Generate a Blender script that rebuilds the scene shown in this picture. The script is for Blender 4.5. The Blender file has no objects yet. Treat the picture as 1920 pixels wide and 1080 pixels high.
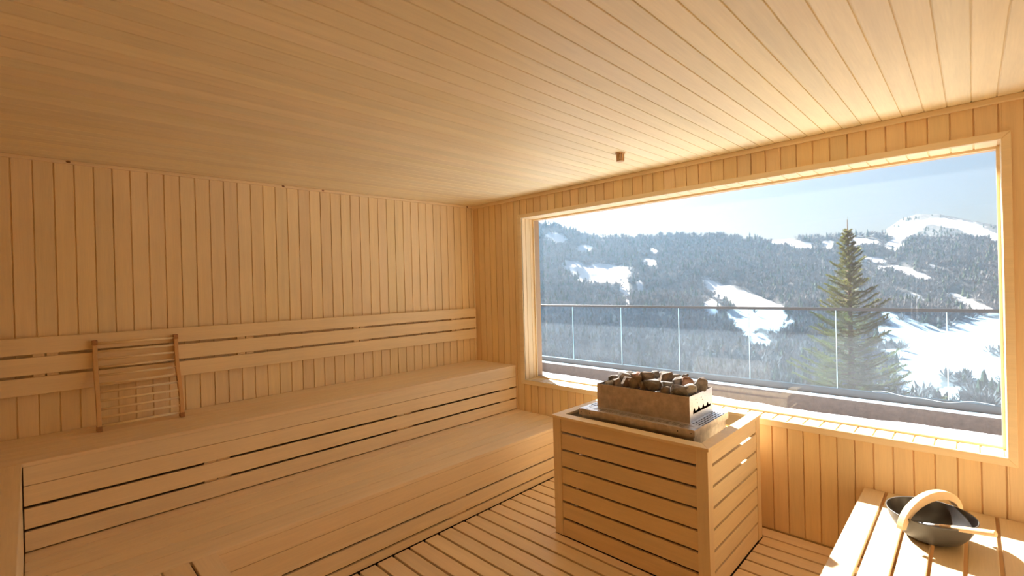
import bpy, bmesh, math, random
import numpy as np
from mathutils import Vector, Matrix, noise
random.seed(7)
R = math.radians
S = bpy.context.scene
COL = S.collection

# ------------------------------------------------------------------ camera
CAM = Vector((4.0287, -3.5173, 1.7056))
yaw, pit, rol = R(44.296), R(-.195), R(-1.512)
FW = Vector((-math.sin(yaw)*math.cos(pit), math.cos(yaw)*math.cos(pit), math.sin(pit)))
RT = Vector((math.cos(yaw), math.sin(yaw), 0)); UP = RT.cross(FW)
R2 = math.cos(rol)*RT + math.sin(rol)*UP
U2 = -math.sin(rol)*RT + math.cos(rol)*UP
cd = bpy.data.cameras.new('camera'); cam = bpy.data.objects.new('camera', cd); COL.objects.link(cam)
cd.sensor_width = 36; cd.lens = 883.756/1920*36; cd.clip_start = .05; cd.clip_end = 5000
cd.dof.use_dof = True; cd.dof.focus_distance = 3.9; cd.dof.aperture_fstop = 2.2
M = Matrix((R2, U2, -FW)).transposed().to_4x4(); M.translation = CAM
cam.matrix_world = M; S.camera = cam

# ------------------------------------------------------------------ sky, sun, exposure
SUN = Vector((-1.58, 1.0, 1.35)).normalized()          # towards the sun
w = bpy.data.worlds.new('sky'); S.world = w; w.use_nodes = True
nt = w.node_tree; bg = nt.nodes['Background']
sky = nt.nodes.new('ShaderNodeTexSky'); sky.sky_type = 'NISHITA'; sky.sun_disc = False
sky.sun_elevation = math.asin(SUN.z); sky.sun_rotation = math.atan2(SUN.x, SUN.y)
sky.altitude = 1200; sky.air_density = 1.0; sky.dust_density = 6.5; sky.ozone_density = 1.0
nt.links.new(sky.outputs[0], bg.inputs[0]); bg.inputs[1].default_value = .104
sl = bpy.data.lights.new('sun', 'SUN'); sl.energy = 29; sl.angle = R(.6); sl.color = (1, .965, .90)
so = bpy.data.objects.new('sun', sl); COL.objects.link(so); so.rotation_euler = SUN.to_track_quat('Z', 'Y').to_euler()
so.location = (-6, 6, 8)
vs = S.view_settings; vs.view_transform = 'Standard'; vs.look = 'None'; vs.exposure = 0.0; vs.gamma = 1; vs.use_curve_mapping = False
S.cycles.use_denoising = True; S.cycles.max_bounces = 14; S.cycles.diffuse_bounces = 10; S.cycles.glossy_bounces = 4
S.cycles.transmission_bounces = 6; S.cycles.transparent_max_bounces = 16; S.cycles.sample_clamp_indirect = 8
S.cycles.caustics_reflective = False; S.cycles.caustics_refractive = False

# ------------------------------------------------------------------ helpers
def link(name, me, parent=None, m=None):
    o = bpy.data.objects.new(name, me); COL.objects.link(o)
    if parent: o.parent = parent
    if m and me is not None: me.materials.append(m)
    return o
def thing(name, label, cat, loc=(0, 0, 0), rz=0, group=None):
    o = bpy.data.objects.new(name, None); COL.objects.link(o); o.location = loc; o.rotation_euler[2] = rz
    o.empty_display_size = .1
    return tag(o, label, cat, group)
def tag(o, label, cat, group=None, kind=None):
    o['label'] = label; o['category'] = cat
    if group: o['group'] = group
    if kind: o['kind'] = kind
    return o
def struct(o, label=None):
    o['kind'] = 'structure'
    if label: o['label'] = label
    return o
class MB:
    def __init__(s): s.v = []; s.f = []; s.mi = []
    def quad(s, a, b, c, d, m=0):
        n = len(s.v); s.v += [a, b, c, d]; s.f.append((n, n+1, n+2, n+3)); s.mi.append(m)
    def box(s, x0, x1, y0, y1, z0, z1, m=0, T=None):
        n = len(s.v)
        P = [(x0,y0,z0),(x1,y0,z0),(x1,y1,z0),(x0,y1,z0),(x0,y0,z1),(x1,y0,z1),(x1,y1,z1),(x0,y1,z1)]
        if T: P = [tuple(T @ Vector(p)) for p in P]
        s.v += P
        for f in ((0,3,2,1),(4,5,6,7),(0,1,5,4),(1,2,6,5),(2,3,7,6),(3,0,4,7)):
            s.f.append(tuple(n+i for i in f)); s.mi.append(m)
    def tube(s, pts, rad, seg=10, cap=True, m=0, flat=None):
        pts = [Vector(p) for p in pts]; n0 = len(s.v)
        if not hasattr(rad, '__len__'): rad = [rad]*len(pts)
        prev = None
        for i, p in enumerate(pts):
            t = (pts[min(i+1, len(pts)-1)] - pts[max(i-1, 0)]).normalized()
            a = t.cross(Vector((0, 0, 1)) if abs(t.z) < .9 else Vector((0, 1, 0))).normalized() if prev is None else (prev - t*prev.dot(t)).normalized()
            b = t.cross(a); prev = a
            for k in range(seg):
                g = 2*math.pi*k/seg
                s.v.append(tuple(p + (a*math.cos(g) + b*math.sin(g))*rad[i]))
        for i in range(len(pts)-1):
            for k in range(seg):
                a = n0+i*seg+k; b = n0+i*seg+(k+1) % seg
                s.f.append((a, b, b+seg, a+seg)); s.mi.append(m)
        if cap:
            s.f.append(tuple(n0+k for k in range(seg))[::-1]); s.mi.append(m)
            s.f.append(tuple(n0+(len(pts)-1)*seg+k for k in range(seg))); s.mi.append(m)
    def lathe(s, prof, seg=48, c=(0, 0, 0), m=0):
        n0 = len(s.v)
        for r, z in prof:
            for k in range(seg):
                g = 2*math.pi*k/seg; s.v.append((c[0]+r*math.cos(g), c[1]+r*math.sin(g), c[2]+z))
        for i in range(len(prof)-1):
            for k in range(seg):
                a = n0+i*seg+k; b = n0+i*seg+(k+1) % seg
                s.f.append((a, b, b+seg, a+seg)); s.mi.append(m)
    def prism(s, poly, axis, a, b, m=0):
        # poly: list of 2-D points, extruded along axis from a to b
        n0 = len(s.v); k = len(poly)
        for w_ in (a, b):
            for p in poly:
                q = [p[0], p[1]]; q.insert('xyz'.index(axis), w_); s.v.append(tuple(q))
        s.f.append(tuple(n0+i for i in range(k))[::-1]); s.f.append(tuple(n0+k+i for i in range(k))); s.mi += [m, m]
        for i in range(k):
            j = (i+1) % k; s.f.append((n0+i, n0+j, n0+k+j, n0+k+i)); s.mi.append(m)
    def build(s, name, mats, parent=None, bevel=0, smooth=False, seg=2, origin=None):
        me = bpy.data.meshes.new(name)
        v = s.v
        if origin: v = [(a-origin[0], b-origin[1], c-origin[2]) for a, b, c in v]
        me.from_pydata([tuple(x) for x in v], [], s.f)
        if not isinstance(mats, (list, tuple)): mats = [mats]
        for m in mats: me.materials.append(m)
        me.polygons.foreach_set('material_index', s.mi)
        if smooth: me.polygons.foreach_set('use_smooth', [True]*len(s.f))
        bm = bmesh.new(); bm.from_mesh(me); bmesh.ops.recalc_face_normals(bm, faces=bm.faces); bm.to_mesh(me); bm.free()
        o = link(name, me, parent)
        if origin and not parent: o.location = origin
        if bevel:
            b = o.modifiers.new('bevel', 'BEVEL'); b.width = bevel; b.segments = seg; b.limit_method = 'ANGLE'; b.angle_limit = R(40)
            b.harden_normals = False
        return o

def newmat(name):
    m = bpy.data.materials.new(name); m.use_nodes = True
    return m, m.node_tree, m.node_tree.nodes['Principled BSDF']
def simple(name, col, rough=.5, metal=0, bump=0, bscale=40, var=0, spec=.5):
    m, t, p = newmat(name); p.inputs['Roughness'].default_value = rough; p.inputs['Metallic'].default_value = metal
    p.inputs['Specular IOR Level'].default_value = spec
    p.inputs['Base Color'].default_value = (*col, 1)
    if var or bump:
        tc = t.nodes.new('ShaderNodeTexCoord'); n = t.nodes.new('ShaderNodeTexNoise'); n.inputs['Scale'].default_value = bscale; n.inputs['Detail'].default_value = 5
        t.links.new(tc.outputs['Object'], n.inputs['Vector'])
        if var:
            mr = t.nodes.new('ShaderNodeMapRange'); mr.inputs[1].default_value = .3; mr.inputs[2].default_value = .7; mr.inputs[3].default_value = 1-var; mr.inputs[4].default_value = 1+var
            t.links.new(n.outputs[0], mr.inputs[0])
            mx = t.nodes.new('ShaderNodeVectorMath'); mx.operation = 'SCALE'; mx.inputs[0].default_value = col; t.links.new(mr.outputs[0], mx.inputs['Scale'])
            t.links.new(mx.outputs[0], p.inputs['Base Color'])
        if bump:
            b = t.nodes.new('ShaderNodeBump'); b.inputs['Strength'].default_value = bump; b.inputs['Distance'].default_value = .01
            t.links.new(n.outputs[0], b.inputs['Height']); t.links.new(b.outputs[0], p.inputs['Normal'])
    return m

def wood(name, col, along, across, pitch, off=0, var=.10, rough=.48, grain=.10, hue=.04, spec=.3):
    """plank wood: grain runs on axis `along`; each plank (index on axis `across`) gets its own tone"""
    m, t, p = newmat(name); N = t.nodes; L = t.links
    tc = N.new('ShaderNodeTexCoord'); sp = N.new('ShaderNodeSeparateXYZ'); L.new(tc.outputs['Object'], sp.inputs[0])
    def mt(op, a, b=None, c=None):
        n = N.new('ShaderNodeMath'); n.operation = op
        for i, q in enumerate((a, b, c)):
            if q is None: continue
            if isinstance(q, (int, float)): n.inputs[i].default_value = q
            else: L.new(q, n.inputs[i])
        return n.outputs[0]
    idx = mt('FLOOR', mt('DIVIDE', mt('SUBTRACT', sp.outputs[across.upper()], off), pitch))
    wn = N.new('ShaderNodeTexWhiteNoise'); wn.noise_dimensions = '1D'; L.new(idx, wn.inputs['W'])
    sc = {'x': 26, 'y': 26, 'z': 26}; sc[along] = 1.1
    cb = N.new('ShaderNodeCombineXYZ')
    for i, a in enumerate('xyz'):
        v = mt('MULTIPLY', sp.outputs[a.upper()], sc[a])
        if a == along: v = mt('ADD', v, mt('MULTIPLY', wn.outputs['Value'], 37.0))
        L.new(v, cb.inputs[i])
    n1 = N.new('ShaderNodeTexNoise'); n1.inputs['Scale'].default_value = 1; n1.inputs['Detail'].default_value = 4; n1.inputs['Distortion'].default_value = .6
    L.new(cb.outputs[0], n1.inputs['Vector'])
    sc2 = N.new('ShaderNodeVectorMath'); sc2.operation = 'SCALE'; sc2.inputs['Scale'].default_value = 7.5; L.new(cb.outputs[0], sc2.inputs[0])
    n2 = N.new('ShaderNodeTexNoise'); n2.inputs['Scale'].default_value = 1; n2.inputs['Detail'].default_value = 3; L.new(sc2.outputs[0], n2.inputs['Vector'])
    n3 = N.new('ShaderNodeTexNoise'); n3.inputs['Scale'].default_value = 2.2; n3.inputs['Detail'].default_value = 2; L.new(tc.outputs['Object'], n3.inputs['Vector'])
    tone = mt('ADD', mt('MULTIPLY', mt('SUBTRACT', n1.outputs[0], .5), grain*2.2), mt('MULTIPLY', mt('SUBTRACT', n2.outputs[0], .5), grain*1.6))
    tone = mt('ADD', tone, mt('MULTIPLY', mt('SUBTRACT', wn.outputs['Value'], .5), var))
    tone = mt('ADD', tone, mt('MULTIPLY', mt('SUBTRACT', n3.outputs[0], .5), .10))
    tone = mt('ADD', tone, 1.0)
    vm = N.new('ShaderNodeVectorMath'); vm.operation = 'SCALE'; vm.inputs[0].default_value = col; L.new(tone, vm.inputs['Scale'])
    hs = N.new('ShaderNodeHueSaturation'); L.new(vm.outputs[0], hs.inputs['Color'])
    sepc = N.new('ShaderNodeSeparateColor'); L.new(wn.outputs['Color'], sepc.inputs[0])
    L.new(mt('ADD', .5-hue/8, mt('MULTIPLY', sepc.outputs[1], hue/4)), hs.inputs['Hue'])
    L.new(mt('ADD', 1-hue*1.5, mt('MULTIPLY', sepc.outputs[2], hue*3)), hs.inputs['Saturation'])
    L.new(hs.outputs[0], p.inputs['Base Color'])
    p.inputs['Roughness'].default_value = rough; p.inputs['Specular IOR Level'].default_value = spec
    b = N.new('ShaderNodeBump'); b.inputs['Strength'].default_value = .12; b.inputs['Distance'].default_value = .002
    L.new(n2.outputs[0], b.inputs['Height']); L.new(b.outputs[0], p.inputs['Normal'])
    return m

WC = (.855, .70, .465)
BC = (.86, .71, .51)
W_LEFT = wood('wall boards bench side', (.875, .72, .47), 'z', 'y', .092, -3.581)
W_WIN = wood('wall boards window side', (.83, .63, .36), 'z', 'x', .092, 3.0364)  # same pale boards; dimmer bounced light is put into this deeper orange
W_CEIL = wood('ceiling boards', (.83, .725, .49), 'y', 'x', .0937, 3.105)
W_LEDGE = wood('ledge boards', (.76, .62, .40), 'y', 'x', .092, 3.0364)
W_BY = wood('bench boards along y', BC, 'y', 'x', .1135, .73, var=.06)
W_BYZ = wood('bench fascia along y', BC, 'y', 'z', .1135, .317, var=.06)
W_BX = wood('bench boards along x', BC, 'x', 'y', .11, -3.0, var=.06)
W_BXZ = wood('panel boards along x', BC, 'x', 'z', .118, .0, var=.06)
W_FLOOR = wood('floor slats', (.85, .68, .46), 'x', 'y', .1195, -.13, var=.10, rough=.38, spec=.45)
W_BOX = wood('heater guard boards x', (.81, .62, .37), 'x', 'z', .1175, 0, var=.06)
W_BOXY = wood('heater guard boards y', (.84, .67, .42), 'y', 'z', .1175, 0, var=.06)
W_POST = wood('heater guard posts', (.82, .64, .39), 'z', 'x', .3, 0, var=.04)
W_RB = wood('slatted bench boards', (.70, .56, .37), 'y', 'x', .1137, 3.541, var=.07)
W_TRIM = wood('trim wood', (.87, .72, .47), 'x', 'z', 5, 0, var=.02)
W_TRIMZ = wood('trim wood upright', (.87, .72, .47), 'z', 'x', 5, 0, var=.02)
W_RACK = wood('rack wood', (.70, .44, .21), 'z', 'y', .2, 0, var=.05)
W_RUNG = wood('rung wood', (.90, .76, .52), 'y', 'z', .055, 0, var=.08)
W_HANDLE = wood('pale handle wood', (.80, .60, .36), 'x', 'z', 5, 0, var=.02, grain=.06)
DARK = simple('dark void under slats', (.05, .035, .025), .9)
ENDCAP = simple('darker end grain', (.40, .20, .08), .6, bump=.2, bscale=200, var=.15)
STEEL = simple('brushed steel', (.74, .73, .73), .38, .85, bump=.05, bscale=120, var=.10)
STEEL_OLD = simple('heat tinted steel', (.58, .50, .43), .42, .85, bump=.08, bscale=30, var=.18)
BLACKM = simple('dark grey metal', (.025, .027, .032), .45, .2)
CHANNEL = simple('grey aluminium channel', (.07, .08, .09), .5, .2)
SNOW = simple('snow', (.86, .88, .92), .6, bump=.5, bscale=9, var=.03)
DECK = simple('weathered brown planks', (.11, .066, .05), .7, bump=.4, bscale=20, var=.3)

OUTSKIN = simple('added dark outer skin', (.055, .042, .036), .8, var=.2)  # unseen outer skin, added dark to weaken its reflection in the balustrade glass
# ------------------------------------------------------------------ room shell
def ceil_z(y): return 2.615 + .0155*y
XR, YB = 5.0, -4.25
WL, WR, WB, WT = .762, 4.147, .753, 2.396      # window opening
CL, CR, CB, CT = .706, 4.184, .710, 2.433      # casing outer edge
def board_wall(u0, u1, v0, v1, off, pitch, gap, hole=None):
    """rectangles (ua,ub,va,vb) of the boards, minus a hole"""
    out = []
    k = math.floor((u0-off)/pitch)
    while off + k*pitch < u1:
        a = max(off+k*pitch+gap/2, u0); b = min(off+(k+1)*pitch-gap/2, u1); k += 1
        if b-a < .004: continue
        if not hole or b <= hole[0] or a >= hole[1]: out.append((a, b, v0, v1)); continue
        if a < hole[0]: out.append((a, hole[0], v0, v1)); a = hole[0]
        if b > hole[1]: out.append((hole[1], b, v0, v1)); b = hole[1]
        out.append((a, b, v0, hole[2])); out.append((a, b, hole[3], v1))
    return out
G = .0065
m = MB()                                               # bench side wall (x = 0)
for a, b, c, d in board_wall(YB, 0, 0, 2.60, -3.581, .092, G): m.box(-.009, 0, a, b, c, d)
m.box(-.12, -.009, YB-.12, .25, -.1, 2.75)
struct(m.build('wall_left', W_LEFT, bevel=.0015, seg=1), 'pale tongue and groove wall behind the tiered benches')
m = MB()
hole = (WL-.005, WR+.005, WB-.005, WT+.005)
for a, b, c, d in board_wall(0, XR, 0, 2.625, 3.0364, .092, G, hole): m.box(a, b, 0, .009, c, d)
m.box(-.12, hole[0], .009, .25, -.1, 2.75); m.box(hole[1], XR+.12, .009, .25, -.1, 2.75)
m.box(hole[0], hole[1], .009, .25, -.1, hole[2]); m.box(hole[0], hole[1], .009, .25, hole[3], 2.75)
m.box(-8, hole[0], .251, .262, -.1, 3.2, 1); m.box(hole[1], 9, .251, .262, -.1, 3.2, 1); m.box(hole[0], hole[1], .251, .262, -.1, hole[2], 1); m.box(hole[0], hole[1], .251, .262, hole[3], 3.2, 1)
struct(m.build('wall_front', [W_WIN, OUTSKIN], bevel=.0015, seg=1), 'pale tongue and groove wall around the picture window')
m = MB()
for a, b, c, d in board_wall(YB, 0, 0, 2.6, -3.581, .092, G): m.box(XR, XR+.006, a, b, c, d)
m.box(XR+.006, XR+.12, YB-.12, .006, -.1, 2.75)
struct(m.build('wall_right', W_LEFT))
m = MB()
for a, b, c, d in board_wall(0, XR, 0, 2.54, 3.0364, .092, G): m.box(a, b, YB-.006, YB, c, d)
m.box(0, XR, YB-.12, YB-.006, -.1, 2.75)
struct(m.build('wall_back', W_WIN))
m = MB()                                               # ceiling boards along y
for a, b, c, d in board_wall(0, XR, YB, .0, 3.105, .0937, G*.75):
    n = len(m.v)
    for zz in (0, .006):
        for x, y in ((a, c), (b, c), (b, d), (a, d)): m.v.append((x, y, ceil_z(y)+zz))
    for f in ((0,3,2,1),(4,5,6,7),(0,1,5,4),(1,2,6,5),(2,3,7,6),(3,0,4,7)): m.f.append(tuple(n+i for i in f)); m.mi.append(0)
n = len(m.v)
for zz in (.006, .10):
    for x, y in ((-.05, YB-.05), (XR+.05, YB-.05), (XR+.05, .1), (-.05, .1)): m.v.append((x, y, ceil_z(y)+zz))
for f in ((0,3,2,1),(4,5,6,7),(0,1,5,4),(1,2,6,5),(2,3,7,6),(3,0,4,7)): m.f.append(tuple(n+i for i in f)); m.mi.append(0)
struct(m.build('ceiling', W_CEIL, bevel=.0012, seg=1), 'pale boarded ceiling running towards the window')
m = MB(); m.box(0, XR, -.022, 0, 2.583, 2.6146)
struct(m.build('trim_1', W_TRIM, bevel=.004), 'thin wooden moulding between ceiling and window wall')
m = MB(); n = 0
for y0, y1 in ((YB, -.022),):
    for x, dz in ((0, -.022), (.022, -.022), (.022, -.001), (0, -.001)):
        pass
    P = [(0, y, ceil_z(y)+dz) if False else (x, y, ceil_z(y)+dz) for y in (y0, y1) for x, dz in ((0, -.022), (.020, -.022), (.020, -.0005), (0, -.0005))]
    m.v += P
    for f in ((0,1,2,3),(4,7,6,5),(0,4,5,1),(1,5,6,2),(2,6,7,3),(3,7,4,0)): m.f.append(f); m.mi.append(0)
struct(m.build('trim_2', wood('trim wood y', (.87, .72, .47), 'y', 'z', 5, 0, var=.02), bevel=.003), 'thin wooden moulding between ceiling and bench wall')
KN = simple('knot', (.22, .10, .04), .7)
tr2 = bpy.data.objects['trim_2']
for yk in (-3.33, -2.05, -1.72, -.09):
    m = MB(); m.lathe([(0, .0012), (.006, .0008), (.007, 0)], 12)
    o = m.build('knot', KN, tr2); o.rotation_euler = (0, math.pi/2, 0); o.location = (.020, yk, ceil_z(yk)-.011); o.scale = (1, 1.6, 1)
m = MB(); m.box(0, .018, -.018, 0, .887, 2.585)
struct(m.build('trim_3', W_TRIMZ, bevel=.002), 'narrow upright corner moulding')

# floor: slats along x over a dark base, cut out round the heater guard
HX0, HX1, HY0, HY1, HZ = 1.9336, 3.0133, -1.0178, -.1428, .8144
m = MB(); P = .1195
k = -1
y = -.13 + P
m.box(-.1, XR+.1, YB-.1, .1, -.10, -.03, 1)
yb = -.13 + P
while yb > YB:
    a, b = yb-P+.008, min(yb-.008, -.006)
    a = max(a, YB)
    if b > a+.01:
        if b <= HY0+.006 or a >= HY1: m.box(1.345, XR, a, b, -.022, 0)
        else:
            m.box(1.345, 1.938, a, b, -.022, 0); m.box(3.009, XR, a, b, -.022, 0)
            if a < HY0: m.box(1.9385, 3.0175, a, HY0+.006, -.022, 0)
            if b > HY1+.02: m.box(1.9385, 3.0175, HY1-.006, b, -.022, 0)
    yb -= P
struct(m.build('floor', [W_FLOOR, DARK], bevel=.003), 'slatted wooden floor with dark gaps')

# ------------------------------------------------------------------ window
win = bpy.data.objects.new('window_1', None); COL.objects.link(win); win.location = (0, 0, 0); struct(win, 'wide picture window with a deep boarded reveal')
def mitre(m, x0, x1, z0, z1, X0, X1, Z0, Z1, y0, y1):
    for q in ([(X0, Z0), (X1, Z0), (x1, z0), (x0, z0)], [(X1, Z0), (X1, Z1), (x1, z1), (x1, z0)], [(X1, Z1), (X0, Z1), (x0, z1), (x1, z1)], [(X0, Z1), (X0, Z0), (x0, z0), (x0, z1)]):
        m.prism(q, 'y', y0, y1)
m = MB(); mitre(m, WL, WR, WB, WT, CL, CR, CB, CT, -.016, -.0005)
m.build('window_casing', W_TRIM, win, bevel=.003)
m = MB()
for a, b, c, d in board_wall(WL, WR, -.012, .17, 3.0364, .092, .0095): m.box(a, b, c, d, WB-.022, WB)
m.box(WL, WR, 0, .19, WB-.036, WB-.019)
m.build('window_sill', W_LEDGE, win, bevel=.0015, seg=1)
m = MB()
for a, b, c, d in board_wall(WL, WR, -.012, .17, 3.0364, .092, G): m.box(a, b, c, d, WT, WT+.014)
m.box(WL, WR, 0, .19, WT+.009, WT+.03)
for xx, s_ in ((WL, -1), (WR, 1)):
    for a, b in ((-.012, .048), (.053, .118), (.122, .17)):
        m.box(min(xx, xx+.014*s_), max(xx, xx+.014*s_), a, b, WB, WT)
    m.box(min(xx+.009*s_, xx+.03*s_), max(xx+.009*s_, xx+.03*s_), 0, .19, WB, WT)
m.build('reveal_boards', wood('reveal wood', WC, 'z', 'y', .065, -.012, var=.06), win, bevel=.0015, seg=1)
m = MB(); mitre(m, WL+.014, WR-.014, WB+.012, WT-.014, WL-.005, WR+.005, WB-.005, WT+.005, .160, .174)
m.build('glazing_bead', W_TRIM, win, bevel=.002)
m = MB(); mitre(m, WL+.008, WR-.008, WB+.008, WT-.008, WL-.006, WR+.006, WB-.006, WT+.006, .182, .25)
m.build('outer_frame', simple('outer frame wood', (.45, .28, .15), .6), win)

def pane_mat(name, veil, tint=(1, 1, 1), streak=True, refl=1.0):
    m, t, p = newmat(name); N = t.nodes; L = t.links; N.remove(p)
    out = N['Material Output']
    tr = N.new('ShaderNodeBsdfTransparent'); tr.inputs[0].default_value = (*tint, 1)
    gl = N.new('ShaderNodeBsdfGlossy'); gl.inputs['Roughness'].default_value = .0; gl.inputs[0].default_value = (refl, refl, refl, 1)
    lw = N.new('ShaderNodeLayerWeight'); lw.inputs[0].default_value = .5      # Schlick reflectance of clear glass, same for both faces
    pw = N.new('ShaderNodeMath'); pw.operation = 'POWER'; pw.inputs[1].default_value = 5; L.new(lw.outputs['Facing'], pw.inputs[0])
    fr = N.new('ShaderNodeMath'); fr.operation = 'MULTIPLY_ADD'; fr.inputs[1].default_value = .96; fr.inputs[2].default_value = .04; L.new(pw.outputs[0], fr.inputs[0])
    mx = N.new('ShaderNodeMixShader'); L.new(fr.outputs[0], mx.inputs[0]); L.new(tr.outputs[0], mx.inputs[1]); L.new(gl.outputs[0], mx.inputs[2])
    last = mx
    if veil:
        tl = N.new('ShaderNodeBsdfTranslucent'); tl.inputs[0].default_value = (.95, .97, 1, 1)
        mv = N.new('ShaderNodeMixShader'); L.new(mx.outputs[0], mv.inputs[1]); L.new(tl.outputs[0], mv.inputs[2])
        if streak:
            tc = N.new('ShaderNodeTexCoord')
            mp = N.new('ShaderNodeMapping'); mp.inputs['Scale'].default_value = (95, 1, .9); L.new(tc.outputs['Object'], mp.inputs[0])
            n1 = N.new('ShaderNodeTexNoise'); n1.inputs['Scale'].default_value = 1; n1.inputs['Detail'].default_value = 2; L.new(mp.outputs[0], n1.inputs['Vector'])
            mp2 = N.new('ShaderNodeMapping'); mp2.inputs['Scale'].default_value = (2.1, 1, .35); mp2.inputs['Location'].default_value = (.37, 0, 0); L.new(tc.outputs['Object'], mp2.inputs[0])
            n2 = N.new('ShaderNodeTexNoise'); n2.inputs['Scale'].default_value = 1; n2.inputs['Detail'].default_value = 1; L.new(mp2.outputs[0], n2.inputs['Vector'])
            r1 = N.new('ShaderNodeMapRange'); r1.inputs[1].default_value = .62; r1.inputs[2].default_value = .75; r1.inputs[3].default_value = 0; r1.inputs[4].default_value = 1; L.new(n1.outputs[0], r1.inputs[0])
            r2 = N.new('ShaderNodeMapRange'); r2.inputs[1].default_value = .52; r2.inputs[2].default_value = .68; r2.inputs[3].default_value = 0; r2.inputs[4].default_value = veil*1.5; L.new(n2.outputs[0], r2.inputs[0])
            n3 = N.new('ShaderNodeTexNoise'); n3.inputs['Scale'].default_value = 1.3; n3.inputs['Detail'].default_value = 4; L.new(tc.outputs['Object'], n3.inputs['Vector'])
            r3 = N.new('ShaderNodeMapRange'); r3.inputs[1].default_value = .3; r3.inputs[2].default_value = .7; r3.inputs[3].default_value = veil*.75; r3.inputs[4].default_value = veil*1.2; L.new(n3.outputs[0], r3.inputs[0])
            a = N.new('ShaderNodeMath'); a.operation = 'MULTIPLY_ADD'; L.new(r1.outputs[0], a.inputs[0]); L.new(r2.outputs[0], a.inputs[1]); L.new(r3.outputs[0], a.inputs[2])
            L.new(a.outputs[0], mv.inputs[0])
        else: mv.inputs[0].default_value = veil
        last = mv
    L.new(last.outputs[0], out.inputs[0])
    return m
PANE = pane_mat('dusty window glass', .012)
m = MB(); m.box(WL-.004, WR+.004, .174, .182, WB-.004, WT+.004)
m.build('glass_pane', PANE, win)

# ------------------------------------------------------------------ tiered benches
def board_run(m, lst, axis, a0, a1, mat=0): pass
ub = thing('upper_bench', 'upper tier wooden bench running the full length of the left wall', 'bench', (.3, -1.8, 0))
def P_(mb, name, mat, par, bevel=.002, seg=2, smooth=False):
    """build a part whose verts are in world space under a thing at its own place"""
    o = mb.build(name, mat, par, bevel=bevel, seg=seg, smooth=smooth)
    o.location = -Vector(par.location) if not par.parent else (0, 0, 0)
    return o
Z2, Z1, D2, D1, YE = .887, .432, .624, 1.3375, -3.56
m = MB(); x = D2
for i in range(6):
    wd = .101; m.box(max(x-wd, .002), x+(.004 if i == 0 else 0), YB+.002, -.003, Z2-.021, Z2); x -= wd+.0025
P_(m, 'seat', W_BY, ub)
m = MB()
for a, b in ((.770, .8655), (.6685, .7675), (.553, .6535), (.440, .5385)): m.box(D2-.02, D2-.001, YE+.003, -.004, a, b)
P_(m, 'front_panel', W_BYZ, ub)
for yc in (-2.71, -1.34, -.15):
    m = MB(); m.box(D2-.055, D2-.021, yc-.07, yc-.003, .43, .866); m.box(D2-.055, D2-.021, yc+.001, yc+.07, .43, .866)
    P_(m, 'support_post', W_TRIMZ, ub)
lb = thing('lower_bench', 'lower tier wooden bench below the upper tier, front facing the heater', 'bench', (1, -1.5, 0))
m = MB()
m.box(D1-.0, D1-.0, -1, -1, 0, 0) if False else None
edges = [.60, .728, .845, .958, 1.072, 1.185, 1.3385]
for a, b in zip(edges, edges[1:]): m.box(a+.003, b-.003, YE-.0, -.003, Z1-.024, Z1)
P_(m, 'seat', wood('lower seat boards', BC, 'y', 'x', .1135, .616, var=.06), lb, bevel=.0035)
m = MB()
for a, b in ((.305, .4075), (.1785, .3025), (.0675, .1655), (.001, .0545)): m.box(D1-.021, D1-.002, YE+.66, -.004, a, b)
P_(m, 'front_panel', W_BYZ, lb)
for yc in (-2.66, -1.36, -.10):
    m = MB(); m.box(D1-.06, D1-.022, yc-.075, yc-.003, 0, .4); m.box(D1-.06, D1-.022, yc+.001, yc+.075, 0, .4)
    P_(m, 'support_post', W_TRIMZ, lb)
# benches returning along the near wall
sb = thing('side_upper_bench', 'upper tier wing of the bench at the left picture edge, returning along the near wall', 'bench', (1.6, -3.9, 0))
m = MB(); y = YE
for i in range(6):
    m.box(D2+.006, 2.9, y-.108, y+.0, Z2-.021, Z2); y -= .1105
P_(m, 'seat', W_BX, sb)
m = MB()
m.box(D2+.004, 2.9, YE-.021, YE-.002, .440, .8655)
P_(m, 'front_panel', W_TRIM, sb)
m = MB(); m.box(2.88, 2.9, YB+.01, YE-.022, .0, .8655); P_(m, 'end_panel', W_TRIM, sb)
sl_ = thing('side_lower_bench', 'slatted lower step bench with open gaps in the bottom left corner', 'bench', (2.1, -3.2, 0))
m = MB(); y = -2.9
for i in range(6):
    m.box(D1+.003, 2.95, y-.1005, y-.0, Z1-.024, Z1+.0015); y -= .1115
P_(m, 'seat', W_BX, sl_, bevel=.003)
m = MB()
for xx in (1.5, 2.2, 2.9):
    m = MB(); m.box(xx-.03, xx+.03, -3.55, -2.93, .33, Z1-.025); P_(m, 'cross_bar', W_BY, sl_)
m = MB(); m.box(D1+.004, 2.95, -2.925, -2.905, .002, .405); P_(m, 'front_panel', W_TRIM, sl_)
for xx in (2.9,):
    for yy in (-2.96, -3.5):
        m = MB(); m.box(xx-.03, xx+.03, yy-.03, yy+.03, 0, .33); P_(m, 'leg', W_TRIMZ, sl_)

# backrest
br = thing('wall_backrest', 'three rail wooden backrest fixed along the left wall', 'backrest', (.04, -2, 1.14))
for a, b in ((1.378, 1.476), (1.258, 1.360), (1.139, 1.241)):
    m = MB(); m.box(.030, .050, YB+.004, -.026, a, b); P_(m, 'rail', wood('backrest rail %d' % (a*100), (.87, .72, .47), 'y', 'z', 5, 0, var=.02), br, bevel=.003)
for yc in (-3.45, -2.36, -1.42, -.30):
    m = MB(); m.box(.0005, .0295, yc-.06, yc-.008, 1.15, 1.465); m.box(.0005, .0295, yc+.0, yc+.05, 1.15, 1.465)
    P_(m, 'mounting_block', W_TRIMZ, br)

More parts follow.
